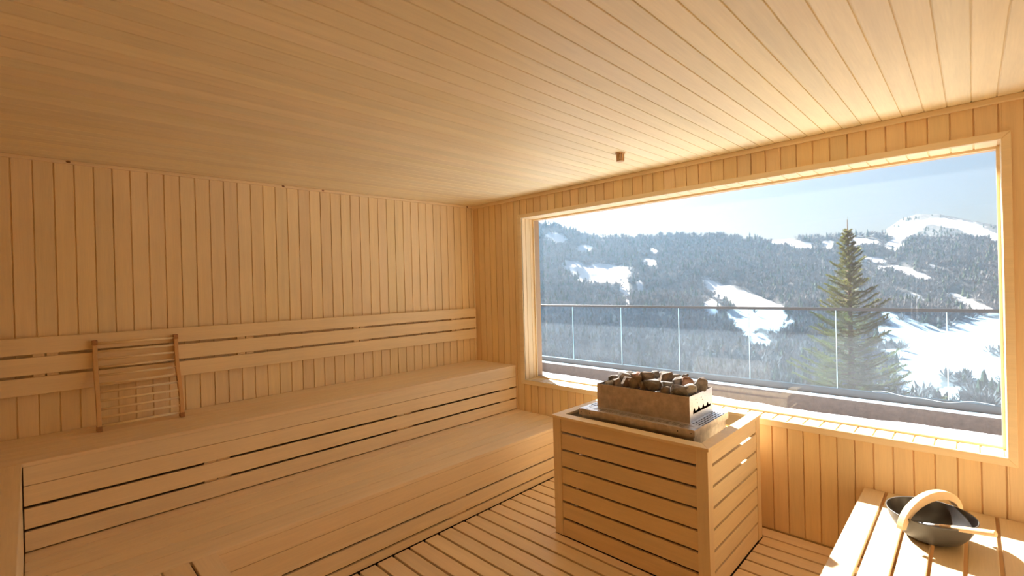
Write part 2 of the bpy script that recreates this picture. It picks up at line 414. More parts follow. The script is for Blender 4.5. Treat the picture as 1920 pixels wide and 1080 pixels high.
# leaning headrest rack
hr = thing('headrest_rack', 'curved wooden slatted headrest rack leaning against the wall backrest', 'headrest', (.2, -3.02, Z2))
def rail_x(t):   # t 0 bottom .. 1 top : (x, z)
    return .205 - .135*t + .022*math.sin(t*math.pi*2.0+.25), Z2 + .002 + .545*t
def mkside(yc, nm='side_rail'):
    m = MB(); n = 18
    rows = []
    for i in range(n+1):
        t = .05+.90*i/n
        x, z = rail_x(t); x2, z2 = rail_x(t+.01); d = Vector((x2-x, 0, z2-z)).normalized(); q = Vector((-d.z, 0, d.x))
        rows.append([(x+q.x*h, yc+wv, z+q.z*h) for h, wv in ((-.021, -.011), (-.021, .011), (.021, .011), (.021, -.011))])
    n0 = len(m.v)
    for r_ in rows: m.v += r_
    for i in range(n):
        for k in range(4):
            a = n0+i*4+k; b = n0+i*4+(k+1) % 4; m.f.append((a, b, b+4, a+4)); m.mi.append(0)
    m.f.append((n0, n0+3, n0+2, n0+1)); m.mi.append(0); e = n0+n*4; m.f.append((e, e+1, e+2, e+3)); m.mi.append(0)
    o = P_(m, nm, W_RACK, hr, bevel=.003)
    for t0, t1 in ((.0, .055), (.945, 1.0)):
        m = MB(); x, z = rail_x(t0); x2, z2 = rail_x(t1)
        T = Matrix.Translation((x, yc, z)) @ Matrix.Rotation(math.atan2(x2-x, z2-z), 4, 'Y')
        m.box(-.022, .022, -.0125, .0125, 0.0, (z2-z)*1.03, T=T)
        c = P_(m, 'end_cap', ENDCAP, o, bevel=.002); c.location = (0, 0, 0)
mkside(-3.235); mkside(-2.815)
for i in range(11):
    t = .055+.905*i/10
    x, z = rail_x(t); m = MB(); m.tube([(x+.004, -3.226, z), (x+.004, -2.824, z)], .0075, 12)
    P_(m, 'rung', W_RUNG, hr, bevel=0, smooth=True)

# ------------------------------------------------------------------ heater guard
hg = thing('heater_guard', 'boxed slatted wooden guard around the stove in the middle of the floor', 'heater guard', ((HX0+HX1)/2, (HY0+HY1)/2, 0))
IN = .008
for xx in (HX0+IN, HX1-IN-.065):
    for yy in (HY0+IN, HY1-IN-.065):
        m = MB(); m.box(xx, xx+.065, yy, yy+.065, .001, HZ-.019); P_(m, 'corner_post', W_POST, hg, bevel=.002)
zs = [(.001, .109)] + [(.118*k+.005, .118*k+.109) for k in range(1, 6)] + [(.713, HZ-.019)]
zs = [(.001, .108), (.124, .224), (.240, .342), (.357, .460), (.475, .577), (.592, .695), (.711, HZ-.019)]
for nm, (xa, xb, ya, yb), mt_ in (('front', (HX0+IN+.066, HX1-IN-.066, HY0+IN+.006, HY0+IN+.024), W_BOX), ('back', (HX0+IN+.066, HX1-IN-.066, HY1-IN-.024, HY1-IN-.006), W_BOX),
        ('right', (HX1-IN-.024, HX1-IN-.004, HY0+IN+.066, HY1-IN-.066), W_BOXY), ('left', (HX0+IN+.004, HX0+IN+.024, HY0+IN+.066, HY1-IN-.066), W_BOXY)):
    m = MB()
    for a, b in zs: m.box(xa, xb, ya, yb, a, b)
    P_(m, 'slat_panel', mt_, hg, bevel=.0015)
m = MB()
def mitre_h(m, x0, x1, y0, y1, X0, X1, Y0, Y1, z0, z1):
    for q in ([(X0, Y0), (X1, Y0), (x1, y0), (x0, y0)], [(X1, Y0), (X1, Y1), (x1, y1), (x1, y0)], [(X1, Y1), (X0, Y1), (x0, y1), (x1, y1)], [(X0, Y1), (X0, Y0), (x0, y0), (x0, y1)]):
        m.prism(q, 'z', z0, z1)
mitre_h(m, HX0+.068, HX1-.068, HY0+.075, HY1-.068, HX0, HX1, HY0, HY1, HZ-.0185, HZ)
P_(m, 'top_frame', wood('guard top frame', (.84, .67, .42), 'x', 'y', 5, 0, var=.02), hg, bevel=.002)

# ------------------------------------------------------------------ stove
TX0, TX1, TY0, TY1, TZ = 2.085, 2.890, -.900, -.385, .860
BX0, BX1, BY0, BY1, BZ = 2.158, 2.812, -.782, -.436, 1.018
st = thing('sauna_stove', 'steel electric sauna stove inside the wooden guard', 'stove', (2.49, -.64, 0))
m = MB(); m.box(TX0+.012, TX1-.012, TY0+.012, TY1-.012, .06, TZ-.040); P_(m, 'body', STEEL_OLD, st, bevel=.004)
for xx in (TX0+.06, TX1-.06):
    for yy in (TY0+.06, TY1-.06):
        m = MB(); m.box(xx-.02, xx+.02, yy-.02, yy+.02, -.03, .06); P_(m, 'foot', BLACKM, st, bevel=.002)
# perforated tray
holes = []
nx = 13
for i in range(nx):
    a = TX0+.085 + i*.0505
    for j in range(4): holes.append((a, a+.040, TY0+.020+j*.0185, TY0+.0285+j*.0185))
    for j in range(2): holes.append((a, a+.040, TY1-.030-j*.018, TY1-.021-j*.018))
for j in range(9):
    b = TY0+.115 + j*.0400
    for i in range(4):
        a = BX1+.012+i*.0185; holes.append((a, a+.009, b, b+.028))
    for i in range(3):
        a = TX0+.016+i*.0185; holes.append((a, a+.009, b, b+.028))
m = MB()
xs = sorted({TX0, TX1, *[h[0] for h in holes], *[h[1] for h in holes]}); ys = sorted({TY0, TY1, *[h[2] for h in holes], *[h[3] for h in holes]})
for x0, x1 in zip(xs, xs[1:]):
    for y0, y1 in zip(ys, ys[1:]):
        cx, cy = (x0+x1)/2, (y0+y1)/2
        if any(h[0] < cx < h[1] and h[2] < cy < h[3] for h in holes): continue
        m.quad((x0, y0, TZ), (x1, y0, TZ), (x1, y1, TZ), (x0, y1, TZ))
o = P_(m, 'perforated_tray', STEEL, st, bevel=0)
bm = bmesh.new(); bm.from_mesh(o.data); bmesh.ops.remove_doubles(bm, verts=bm.verts, dist=1e-5); bm.to_mesh(o.data); bm.free()
sd = o.modifiers.new('thick', 'SOLIDIFY'); sd.thickness = .0018; sd.offset = -1
m = MB(); mitre_h(m, TX0+.0015, TX1-.0015, TY0+.0015, TY1-.0015, TX0-.0005, TX1+.0005, TY0-.0005, TY1+.0005, TZ-.042, TZ-.0002)
P_(m, 'tray_lip', STEEL_OLD, st, bevel=0)
m = MB(); m.box(TX0+.004, TX1-.004, TY0+.004, TY1-.004, TZ-.039, TZ-.034); P_(m, 'tray_bottom', DARK, st, bevel=0)
# stone box
m = MB(); t_ = .0025
m.box(BX0, BX1, BY0, BY0+t_, TZ, BZ); m.box(BX0, BX1, BY1-t_, BY1, TZ, BZ)
m.box(BX0, BX0+t_, BY0+t_, BY1-t_, TZ, BZ)
m.box(BX0, BX0+.018, BY0-.0012, BY0-.0001, TZ, BZ-.055); m.box(BX1-.018, BX1, BY0-.0012, BY0-.0001, TZ, BZ-.055)
P_(m, 'stone_box', STEEL_OLD, st, bevel=.0008, seg=1)
# right end plate with a slot of saw teeth
m = MB()
def ex(poly): m.prism(poly, 'x', BX1-t_, BX1)
ya, yb = BY0+t_, BY1-t_
s0, s1, zc, zt2 = ya+.045, yb-.030, TZ+.045, TZ+.060
ex([(ya, TZ), (yb, TZ), (yb, zc), (ya, zc)]); ex([(ya, zc), (s0, zc), (s0, BZ), (ya, BZ)]); ex([(s1, zc), (yb, zc), (yb, BZ), (s1, BZ)])
nt_ = 4; step = (s1-s0)/nt_
for i in range(nt_):
    a = s0+i*step
    ex([(a, zt2-.002), (a+step*.5, zt2-.002), (a+step*.25, zt2+.022)][::-1]) if False else None
    ex([(a, zt2), (a+step*.28, zt2+.022), (a+step*.56, zt2), (a+step, zt2), (a+step, BZ), (a, BZ)])
P_(m, 'end_plate', STEEL, st, bevel=0)
m = MB(); m.box(BX0+t_, BX1-t_, BY0+t_, BY1-t_, BZ-.085, BZ-.080); P_(m, 'stone_grate', BLACKM, st, bevel=0)
m = MB(); m.box(BX0+.01, BX1-.01, BY0+.01, BY1-.01, TZ-.03, TZ-.003); P_(m, 'element_tray', DARK, st, bevel=0)
for dy, dz in ((.09, .032), (.17, .032), (.11, .055), (.19, .050)):
    m = MB(); m.tube([(BX1-.001, BY0+dy, BZ-dz), (BX1+.0015, BY0+dy, BZ-dz)], .0028, 10); P_(m, 'rivet', BLACKM, st, bevel=0)
for xx in (TX0+.02, TX0+.09, TX1-.10, TX1-.02):
    m = MB(); m.tube([(xx, TY0+.002, TZ-.02), (xx, TY0-.003, TZ-.02)], .0035, 10); P_(m, 'rivet', BLACKM, st, bevel=0)

# ------------------------------------------------------------------ stones
def rock_mat(name, a, b, sc):
    m, t, p = newmat(name); N = t.nodes; L = t.links
    tc = N.new('ShaderNodeTexCoord'); n = N.new('ShaderNodeTexNoise'); n.inputs['Scale'].default_value = sc; n.inputs['Detail'].default_value = 8
    L.new(tc.outputs['Object'], n.inputs['Vector']); cr = N.new('ShaderNodeValToRGB')
    cr.color_ramp.elements[0].position = .35; cr.color_ramp.elements[0].color = (*a, 1); cr.color_ramp.elements[1].position = .66; cr.color_ramp.elements[1].color = (*b, 1)
    L.new(n.outputs[0], cr.inputs[0]); L.new(cr.outputs[0], p.inputs['Base Color']); p.inputs['Roughness'].default_value = .75
    n2 = N.new('ShaderNodeTexNoise'); n2.inputs['Scale'].default_value = 90; n2.inputs['Detail'].default_value = 6; L.new(tc.outputs['Object'], n2.inputs['Vector'])
    bu = N.new('ShaderNodeBump'); bu.inputs['Strength'].default_value = .7; bu.inputs['Distance'].default_value = .004; L.new(n2.outputs[0], bu.inputs['Height']); L.new(bu.outputs[0], p.inputs['Normal'])
    return m
RK = {'grey': rock_mat('grey stone', (.11, .095, .085), (.27, .24, .215), 25), 'brown': rock_mat('brown stone', (.12, .085, .06), (.29, .215, .15), 22),
      'pale': rock_mat('pale stone', (.30, .28, .26), (.52, .50, .47), 18), 'reddish': rock_mat('reddish stone', (.18, .09, .06), (.36, .22, .16), 24),
      'dark': rock_mat('dark stone', (.08, .075, .07), (.22, .20, .18), 26)}
def unproj(px, py, yv):
    d = FW + R2*((px-960)/883.756) - U2*((py-540)/883.756); t = (yv-CAM.y)/d.y; return CAM + d*t
#  zoom-x, zoom-y (x6 from 1080,680), w, h, row depth y, colour, words
STONES = [
 (380,172,135,80,-.60,'grey','squared grey stone at the far left end of the stone box'),
 (372,232,100,46,-.70,'pale','small pale flat stone at the left front corner of the stone box'),
 (535,162,122,88,-.60,'grey','angular grey stone behind the left end, beside the squared one'),
 (465,222,96,88,-.66,'brown','brown stone wedged between the pale flat stone and its larger neighbours'),
 (572,218,112,100,-.70,'brown','slanting brown stone left of the tall wedge stone'),
 (660,232,122,145,-.72,'brown','tall wedge shaped brown stone leaning in the front row'),
 (692,150,92,84,-.62,'reddish','dark reddish stone tucked behind the tall wedge stone'),
 (792,160,146,112,-.66,'brown','large brown block topping the middle of the pile'),
 (756,268,74,92,-.73,'brown','narrow upright stone under the large brown block'),
 (850,242,160,142,-.72,'grey','big grey and brown stone right of the narrow upright one'),
 (885,142,96,84,-.54,'dark','bluish dark stone showing behind the large brown block'),
 (1020,172,132,120,-.60,'brown','rounded brown stone high in the right half of the pile'),
 (1128,165,142,74,-.52,'grey','long grey block at the back right of the pile'),
 (1140,216,112,82,-.62,'grey','small grey stone in front of the long back block'),
 (1025,250,215,64,-.68,'dark','flat dark slab lying across the middle of the right half'),
 (1010,314,112,82,-.735,'brown','low brown stone under the flat dark slab'),
 (1150,318,172,130,-.735,'grey','grey pointed stone at the front right rim of the box'),
 (1242,222,122,106,-.60,'reddish','reddish angular stone near the right end'),
 (1292,306,132,118,-.68,'pale','pale sunlit stone at the right front corner'),
 (1385,232,142,150,-.56,'grey','largest rounded grey stone at the right end of the box'),
 (1445,256,60,74,-.48,'grey','small stone hugging the back right corner'),
 (610,128,80,60,-.52,'dark','dark stone peeking out at the back left of the pile'),
 (968,140,70,80,-.50,'pale','jagged pale stone at the back of the middle'),
 (300,215,60,50,-.55,'dark','little dark stone against the left end wall of the box'),
 (1225,160,70,50,-.49,'dark','dark stone at the back between long block and large rounded stone'),
 (1030,370,0,0,0,'',''),
]
fr_ = random.Random(11)
ORD = ('first', 'second', 'third', 'fourth', 'fifth', 'sixth', 'seventh')
for r_i, (yv, row, n_) in enumerate(((-.742, 'front', 7), (-.615, 'middle', 6))):
    for q in range(n_):
        xw = BX0+.05+(BX1-BX0-.10)*(q+.5)/n_; zc_ = .966+fr_.uniform(-.004, .008)
        d_ = Vector((xw, yv, zc_))-CAM; f_ = d_.dot(FW)
        STONES.append(((960+883.756*d_.dot(R2)/f_-1080)*6, (540-883.756*d_.dot(U2)/f_-680)*6, 78, 62, yv, fr_.choice(['dark', 'brown', 'grey']), 'dark low stone deep in the %s row, %s from the left end' % (row, ORD[q])))
for i, (zx, zy, zw, zh, yv, c, lab) in enumerate(STONES):
    if not zw: continue
    rnd = random.Random(100+i)
    p = unproj(1080+zx/6, 680+zy/6, yv)
    dist = (p-CAM).dot(FW); k = dist/883.756/6
    a, b, c_ = zw*k/2*1.22, .5*(zw+zh)*k/2*1.05, zh*k/2*1.30
    p.z = max(p.z, .962+c_*.8) if 'low stone deep' not in lab else p.z; p.x = min(max(p.x, BX0+a*.62), BX1-a*.62); p.y = min(max(p.y, BY0+b*.85+.004), BY1-b*.85)
    bm = bmesh.new()
    for q in range(26):
        v = Vector((rnd.gauss(0, 1), rnd.gauss(0, 1), rnd.gauss(0, 1))).normalized()
        v = Vector([math.copysign(abs(t)**.55, t) for t in v]); v = v/max(abs(t) for t in v)*rnd.uniform(.80, .98) if rnd.random() < .45 else v.normalized()
        bm.verts.new((v.x*a, v.y*b, v.z*c_))
    r_ = bmesh.ops.convex_hull(bm, input=bm.verts)
    bmesh.ops.delete(bm, geom=[g for g in r_['geom_interior'] if isinstance(g, bmesh.types.BMVert)], context='VERTS')
    rot = Matrix.Rotation(rnd.uniform(-.3, .3)+yaw, 3, 'Z') @ Matrix.Rotation(rnd.uniform(-.2, .2), 3, 'Y')
    bmesh.ops.transform(bm, matrix=rot.to_4x4(), verts=bm.verts)
    bmesh.ops.bevel(bm, geom=list(bm.edges), offset=.0025, segments=1, profile=.6, affect='EDGES')
    bmesh.ops.triangulate(bm, faces=[f for f in bm.faces if len(f.verts) > 4])
    bmesh.ops.subdivide_edges(bm, edges=list(bm.edges), cuts=1)
    for v in bm.verts:
        q = v.co*38 + Vector((i*3.7, 0, 0)); v.co += v.co.normalized()*noise.noise(q)*.0035
    me = bpy.data.meshes.new('stone'); bm.to_mesh(me); bm.free()
    o = link('heater_stone', me, None, RK[c]); o.location = p
    tag(o, lab, 'stone', 'stones heaped in the stove')

# ------------------------------------------------------------------ right slatted bench, bowl, ladle
rb = thing('slatted_bench', 'pale slatted bench under the window at the lower right', 'bench', (4.1, -.9, 0))
m = MB()
for i in range(11):
    a = 3.541+i*.1137; m.box(a, a+.0995, -1.95, -.004, Z1-.024, Z1)
P_(m, 'seat', W_RB, rb, bevel=.003)
for yy in (-.19, -.98, -1.8): m = MB(); m.box(3.56, 4.77, yy-.03, yy+.03, Z1-.085, Z1-.0245); P_(m, 'cross_bar', W_BX, rb)
for xx in (3.60, 4.70):
    for yy in (-.10, -1.85):
        m = MB(); m.box(xx-.03, xx+.03, yy-.03, yy+.03, 0, Z1-.086); P_(m, 'leg', W_TRIMZ, rb)

BCX, BCY = 3.866, -.490
BOWL = simple('dark grey enamel', (.085, .078, .068), .42, 0, bump=.03, bscale=60, spec=.5)
BOWLIN = simple('black bowl inside', (.03, .028, .027), .30, 0)
bk = thing('sauna_bowl', 'dark round sauna water bowl with arched wooden handle on the slatted bench', 'bowl', (BCX, BCY, Z1))
m = MB()
prof = [(0, .0), (.060, .0), (.085, .004), (.115, .022), (.140, .052), (.158, .088), (.168, .120), (.1705, .1265), (.169, .1285), (.1655, .127)]
m.lathe([(r, z) for r, z in prof], 64)
m2 = MB(); inn = [(.1655, .127), (.162, .118), (.151, .086), (.133, .052), (.108, .026), (.080, .012), (0, .010)]
m.lathe(inn, 64, m=1)
o = m.build('bowl', [BOWL, BOWLIN], bk, smooth=True)
# arched handle
hd = Vector((.50, .866, 0)); pr = Vector((-hd.y, hd.x, 0))
m = MB(); n = 28; rows = []
for i in range(n+1):
    t = i/n; g = math.pi*(.03+.94*t)
    s_ = -math.cos(g)*.192; hz = .083 + .120*math.sin(g) + .018*s_/.19
    # tangent
    tx, tz = math.sin(g)*.192, .126*math.cos(g); l = math.hypot(tx, tz); nx_, nz_ = -tz/l, tx/l
    th = .0125+.0085*math.sin(math.pi*t)
    rows.append([hd*(s_+nx_*u)+pr*v+Vector((0, 0, hz+nz_*u)) for u, v in ((th, -.0145), (th, .0145), (-th, .0145), (-th, -.0145))])
for r_ in rows: m.v += [tuple(q) for q in r_]
for i in range(n):
    for k in range(4):
        a = i*4+k; b = i*4+(k+1) % 4; m.f.append((a, b, b+4, a+4)); m.mi.append(0)
m.f.append((0, 3, 2, 1)); m.mi.append(0); e = n*4; m.f.append((e, e+1, e+2, e+3)); m.mi.append(0)
m.build('handle', W_HANDLE, bk, bevel=.002)
ld = thing('sauna_ladle', 'wooden handled ladle resting in the bowl and poking over its rim', 'ladle', (3.85, -.57, .53))
A, B, C_ = Vector((3.846, -.560, .520)), Vector((3.905, -.592, .541)), Vector((4.085, -.655, .594))
def loc(p): return tuple(Vector(p)-Vector((3.85, -.57, .53)))
m = MB(); m.tube([loc(B), loc(B+(C_-B)*.04), loc(B+(C_-B)*.5), loc(C_-(C_-B)*.01), loc(C_)], [.0085, .0105, .0125, .0135, .012], 18)
m.build('handle', W_HANDLE, ld, smooth=False)
m = MB(); m.tube([loc(A), loc(A+(B-A)*.05), loc(B+(C_-B)*.02)], [.006, .008, .009], 16); m.build('ferrule', STEEL, ld, smooth=True)
m = MB(); sc_ = A+Vector((-.045, .02, -.035))
m.tube([loc(A), loc(A+Vector((-.02, .01, -.004))), loc(sc_+Vector((.03, -.012, .022)))], .004, 10)
m.lathe([(0, -.025), (.018, -.022), (.032, -.008), (.036, .012), (.0345, .012), (.030, -.006), (.017, -.019), (0, -.022)], 28, c=loc(sc_))
m.build('scoop', BLACKM, ld, smooth=True)

# ------------------------------------------------------------------ ceiling sensor
sx, sy = 2.309, -.652; sz = ceil_z(sy)
cs = thing('ceiling_sensor', 'small slotted wooden sensor cap hanging from the ceiling near the window', 'sensor', (sx, sy, sz))
CAPM = simple('brown slotted cap', (.60, .38, .19), .5)
m = MB(); m.lathe([(0, 0), (.034, 0), (.034, -.006), (.026, -.009), (0, -.009)], 24); m.build('flange', CAPM, cs)
m = MB()
for k in range(14):
    g = 2*math.pi*k/14; T = Matrix.Rotation(g, 4, 'Z')
    m.box(.0205, .0262, -.0033, .0033, -.058, -.008, T=T)
m.lathe([(0, -.058), (.024, -.058), (.024, -.053), (0, -.053)], 24)
m.build('slotted_cup', CAPM, cs)
m = MB(); m.lathe([(0, -.05), (.009, -.048), (.011, -.03), (.009, -.01), (0, -.009)], 16); m.build('probe', STEEL, cs, smooth=True)

# ------------------------------------------------------------------ terrace
m = MB()
for i in range(24):
    y0 = .26+i*.113; m.box(-14, 14, y0, y0+.107, .04, .08)
m.box(-14, 14, .25, 3.3, -.6, .039)
struct(m.build('terrace_floor', DECK), 'snow dusted brown terrace planks outside the window')
m = MB(); m.box(-14, 14, 2.90, 2.94, .08, .325)
struct(m.build('terrace_kerb', DECK), 'low brown kerb board along the terrace edge')
m = MB(); m.box(-14, 14, 2.94, 3.25, .0, .335)
struct(m.build('terrace_edge', simple('grey parapet', (.35, .36, .37), .8, var=.1), bevel=.005))
# snow drift against the outer wall and a thin strip on the kerb
def snow_strip(name, x0, x1, nx, prof, amp, lab, seed):
    v = []; f = []; ny = len(prof)
    for i in range(nx+1):
        x = x0+(x1-x0)*i/nx
        for j, (yy, zz, w_) in enumerate(prof):
            nz = noise.noise(Vector((x*1.1, yy*2.3, seed)))*.7 + noise.noise(Vector((x*5, yy*5, seed+5)))*.3
            v.append((x, yy+(noise.noise(Vector((x*.9, seed+9, 0)))*.10+noise.noise(Vector((x*4, seed+9, 0)))*.03)*w_, zz+nz*amp*w_))
    for i in range(nx):
        for j in range(ny-1):
            a = i*ny+j; f.append((a, a+1, a+1+ny, a+ny))
    me = bpy.data.meshes.new(name); me.from_pydata(v, [], f); me.polygons.foreach_set('use_smooth', [True]*len(f))
    o = link(name, me, None, SNOW); tag(o, lab, 'snow', kind='stuff'); return o
snow_strip('snow_drift', -6, 9, 300, [(.266, .075, 0), (.267, .735, .0), (.30, .748, .2), (.38, .75, .5), (.46, .742, .8), (.54, .715, 1), (.60, .66, 1), (.65, .50, 1), (.69, .30, 1), (.74, .16, .6), (.84, .10, .3), (.90, .079, 0)], .035, 'sunlit snow drift banked against the outside of the window', 3)
snow_strip('terrace_snow', -12, 12, 160, [(.91, .081, 0), (.95, .12, .3), (1.05, .15, 1), (1.5, .15, 1), (2.0, .15, 1), (2.3, .13, .6), (2.5, .10, .4), (2.6, .079, 0)], .02, 'blanket of snow lying on the terrace floor', 21)
m = MB(); m.box(-14, 14, 2.885, 2.945, .326, .350)
o = m.build('snow_strip', SNOW, bevel=.006); tag(o, 'thin line of snow on the terrace kerb', 'snow', kind='stuff')

# glass balustrade
gr = thing('glass_railing', 'frameless glass balustrade with dark handrail along the terrace', 'railing', (1.5, 3.02, .33))
m = MB(); m.box(-13, 13, 2.99, 3.04, 1.326, 1.360); P_(m, 'handrail', BLACKM, gr, bevel=.003)
m = MB(); m.box(-13, 13, 2.985, 3.045, .335, .425); P_(m, 'base_channel', CHANNEL, gr, bevel=.004)
RG = pane_mat('balustrade glass', .006, (.72, .87, .96), streak=False, refl=.4)
RE = simple('bright glass edge', (.55, .80, .82), .25, 0)
x = -.902-.948*12
while x < 12:
    m = MB(); m.box(x+.006, x+.942, 3.009, 3.021, .42, 1.335); g_ = P_(m, 'glass_panel', RG, gr, bevel=0)
    m = MB(); m.box(x-.003, x+.0055, 3.009, 3.021, .42, 1.335)
    e_ = P_(m, 'panel_edge', RE, gr, bevel=0)
    x += .948
# loose cord on the base channel
m = MB(); pts = []
for i in range(26):
    t = i/25; pts.append((3.22+.95*t, 2.97+.012*math.sin(t*9), .43+.014*math.sin(t*7+1)+.008*math.sin(t*17)))
m.tube(pts, .0035, 6); o = m.build('loose_cord', simple('white cord', (.8, .82, .85), .5), smooth=True)
tag(o, 'thin white cord trailing over the balustrade base at the right', 'cord')

# ------------------------------------------------------------------ mountains
def azt(px, py):
    d = FW + R2*((px-960)/883.756) - U2*((py-540)/883.756)
    return math.degrees(math.atan2(-d.x, d.y)), d.z/math.hypot(d.x, d.y)
RIDGE = [(60,.10),(50,.115),(45,.125),(41.2,.128),(38.9,.127),(36.7,.116),(35.1,.104),(33.3,.100),(30.2,.096),(28.1,.096),(26,.098),(23.1,.096),(20.4,.089),(17.7,.079),(15.7,.072),(12.8,.070),(10,.071),(8.3,.069),(6.6,.068),(4.6,.064),(2,.058),(-1.7,.050),(-8,.05),(-20,.07)]
PEAK = [(20,.03),(12,.045),(8,.058),(6.6,.068),(6,.075),(4.6,.094),(3.5,.099),(2.,.096),(.7,.087),(-.7,.078),(-1.7,.071),(-6,.05),(-20,.03)]
def interp(tab, a):
    xs_ = [t[0] for t in tab][::-1]; ys_ = [t[1] for t in tab][::-1]; return np.interp(a, xs_, ys_)
SNOWB = [(1130,514,52,17,0),(1075,500,20,11,15),(1042,446,18,9,10),(1096,466,16,7,0),(1216,492,15,8,15),(1226,471,9,5,20),(1172,545,8,30,-12),(1200,540,6,14,-10),
 (1345,545,30,13,35),(1395,565,48,20,22),(1440,592,42,26,25),(1420,640,30,14,20),(1395,600,30,22,20),(1335,575,14,14,40),
 (1478,454,32,7,8),(1508,461,20,7,0),(1552,459,14,8,0),(1620,454,32,7,0),(1676,461,16,11,0),(1640,488,22,6,8),(1600,460,12,5,0),(1695,507,26,6,14),(1722,517,20,6,12),(1655,502,12,5,0),(1745,500,8,4,0),
 (1706,432,32,9,-25),(1745,416,40,5,-6),(1790,420,46,7,6),(1838,436,34,8,14),(1866,446,18,8,14),(1680,434,12,6,0),
 (1755,640,110,26,10),(1850,625,70,34,0),(1838,690,80,28,10),(1730,690,46,40,20),(1690,605,34,16,20),(1800,560,30,8,18),(1840,580,34,8,15),(1712,560,22,8,20),(1785,745,40,20,0),(1670,640,26,16,20),(1700,730,30,20,0)]
SB = []
for px, py, rx, ry, an in SNOWB:
    SB.append((px, py, rx, ry, math.radians(an)))
def terrain(name, azs, rs, zf, lab, d0):
    v = []; att = []
    R2a, U2a, FWa = np.array(R2), np.array(U2), np.array(FW)
    for r_ in rs:
        for a in azs:
            x = CAM.x - math.sin(math.radians(a))*r_; y = CAM.y + math.cos(math.radians(a))*r_
            z = zf(a, r_, x, y)
            v.append((x, y, z))
    na = len(azs); f = [(i*na+j, i*na+j+1, (i+1)*na+j+1, (i+1)*na+j) for i in range(len(rs)-1) for j in range(na-1)]
    V = np.array(v); d = V-np.array(CAM); zz = np.maximum(d@FWa, 1); px = 960+883.756*(d@R2a)/zz; py = 540-883.756*(d@U2a)/zz
    sn = np.full(len(V), -1.)
    for bx, by, rx, ry, an in SB:
        u = (px-bx)*math.cos(an)+(py-by)*math.sin(an); w_ = -(px-bx)*math.sin(an)+(py-by)*math.cos(an)
        sn = np.maximum(sn, 1.6-((u/rx)**2+(w_/ry)**2))
    sn = np.clip(sn, -.58, 1.2)
    me = bpy.data.meshes.new(name); me.from_pydata(v, [], f); me.polygons.foreach_set('use_smooth', [True]*len(f))
    at = me.attributes.new('snowcover', 'FLOAT', 'POINT'); at.data.foreach_set('value', sn.astype('f'))
    return me, V, sn
def prof_(a, r_, tab, r0, r1, e0, p=1.0):
    e1 = float(interp(tab, a)); s_ = min(max((r_-r0)/(r1-r0), 0), 1)
    s_ = s_**p; e = e0+(e1-e0)*s_
    z = CAM.z + r_*e
    if r_ > r1: z -= (r_-r1)*.35
    return z
def z_main(a, r_, x, y):
    z = prof_(a, r_, RIDGE, 140, 520, -.235, .8)
    k = min(r_/200, 1)
    z += (noise.fractal(Vector((x*.012, y*.012, 0)), 1.0, 2.0, 4)*9 + noise.noise(Vector((x*.05, y*.05, 3)))*2.2)*k*(1-.75*max(0, min(1, (r_-380)/140)))
    if r_ < 140: z = CAM.z + r_*(-.36+.125*max(0, (r_-20)/120))
    return z
def z_peak(a, r_, x, y):
    z = prof_(a, r_, PEAK, 560, 1300, .0, 1.0)
    return z + noise.fractal(Vector((x*.006, y*.006, 9)), 1.0, 2.0, 4)*14*(1-.8*max(0, min(1, (r_-1000)/300)))
GM, gt_, gp = newmat('snowy hillside')
N = gt_.nodes; L = gt_.links
ga = N.new('ShaderNodeAttribute'); ga.attribute_name = 'snowcover'
gc = N.new('ShaderNodeTexCoord'); gn = N.new('ShaderNodeTexNoise'); gn.inputs['Scale'].default_value = .07; gn.inputs['Detail'].default_value = 8; gn.inputs['Roughness'].default_value = .65
L.new(gc.outputs['Object'], gn.inputs['Vector'])
ad = N.new('ShaderNodeMath'); ad.operation = 'MULTIPLY_ADD'; L.new(gn.outputs[0], ad.inputs[0]); ad.inputs[1].default_value = 4.2; ad.inputs[2].default_value = -2.2
ad2 = N.new('ShaderNodeMath'); ad2.operation = 'ADD'; L.new(ga.outputs['Fac'], ad2.inputs[0]); L.new(ad.outputs[0], ad2.inputs[1])
mr = N.new('ShaderNodeMapRange'); mr.inputs[1].default_value = .15; mr.inputs[2].default_value = .6; L.new(ad2.outputs[0], mr.inputs[0])
gn2 = N.new('ShaderNodeTexNoise'); gn2.inputs['Scale'].default_value = .25; gn2.inputs['Detail'].default_value = 8; L.new(gc.outputs['Object'], gn2.inputs['Vector'])
cr = N.new('ShaderNodeValToRGB'); cr.color_ramp.elements[0].position = .38; cr.color_ramp.elements[0].color = (.10, .105, .10, 1); cr.color_ramp.elements[1].position = .72; cr.color_ramp.elements[1].color = (.20, .20, .20, 1)
L.new(gn2.outputs[0], cr.inputs[0])
mc = N.new('ShaderNodeMix'); mc.data_type = 'RGBA'; L.new(mr.outputs[0], mc.inputs[0]); L.new(cr.outputs[0], mc.inputs[6]); mc.inputs[7].default_value = (.86, .88, .92, 1)
L.new(mc.outputs[2], gp.inputs['Base Color']); gp.inputs['Roughness'].default_value = .9; gp.inputs['Specular IOR Level'].default_value = .1
azs = list(np.linspace(-14, 52, 420)); rs = list(np.concatenate([np.linspace(12, 60, 25), np.linspace(62, 540, 240), np.linspace(545, 640, 12)]))
me, V1, S1 = terrain('hillside', azs, rs, z_main, '', 0)
o = link('hillside', me, None, GM); struct(o, 'long wooded hillside with snow patches beyond the terrace')
azs2 = list(np.linspace(-14, 20, 200)); rs2 = list(np.concatenate([np.linspace(560, 1300, 120), np.linspace(1310, 1500, 10)]))
me, V2, S2 = terrain('mountain_peak', azs2, rs2, z_peak, '', 0)
o = link('mountain_peak', me, None, GM); struct(o, 'rounded snowy mountain top rising at the right')

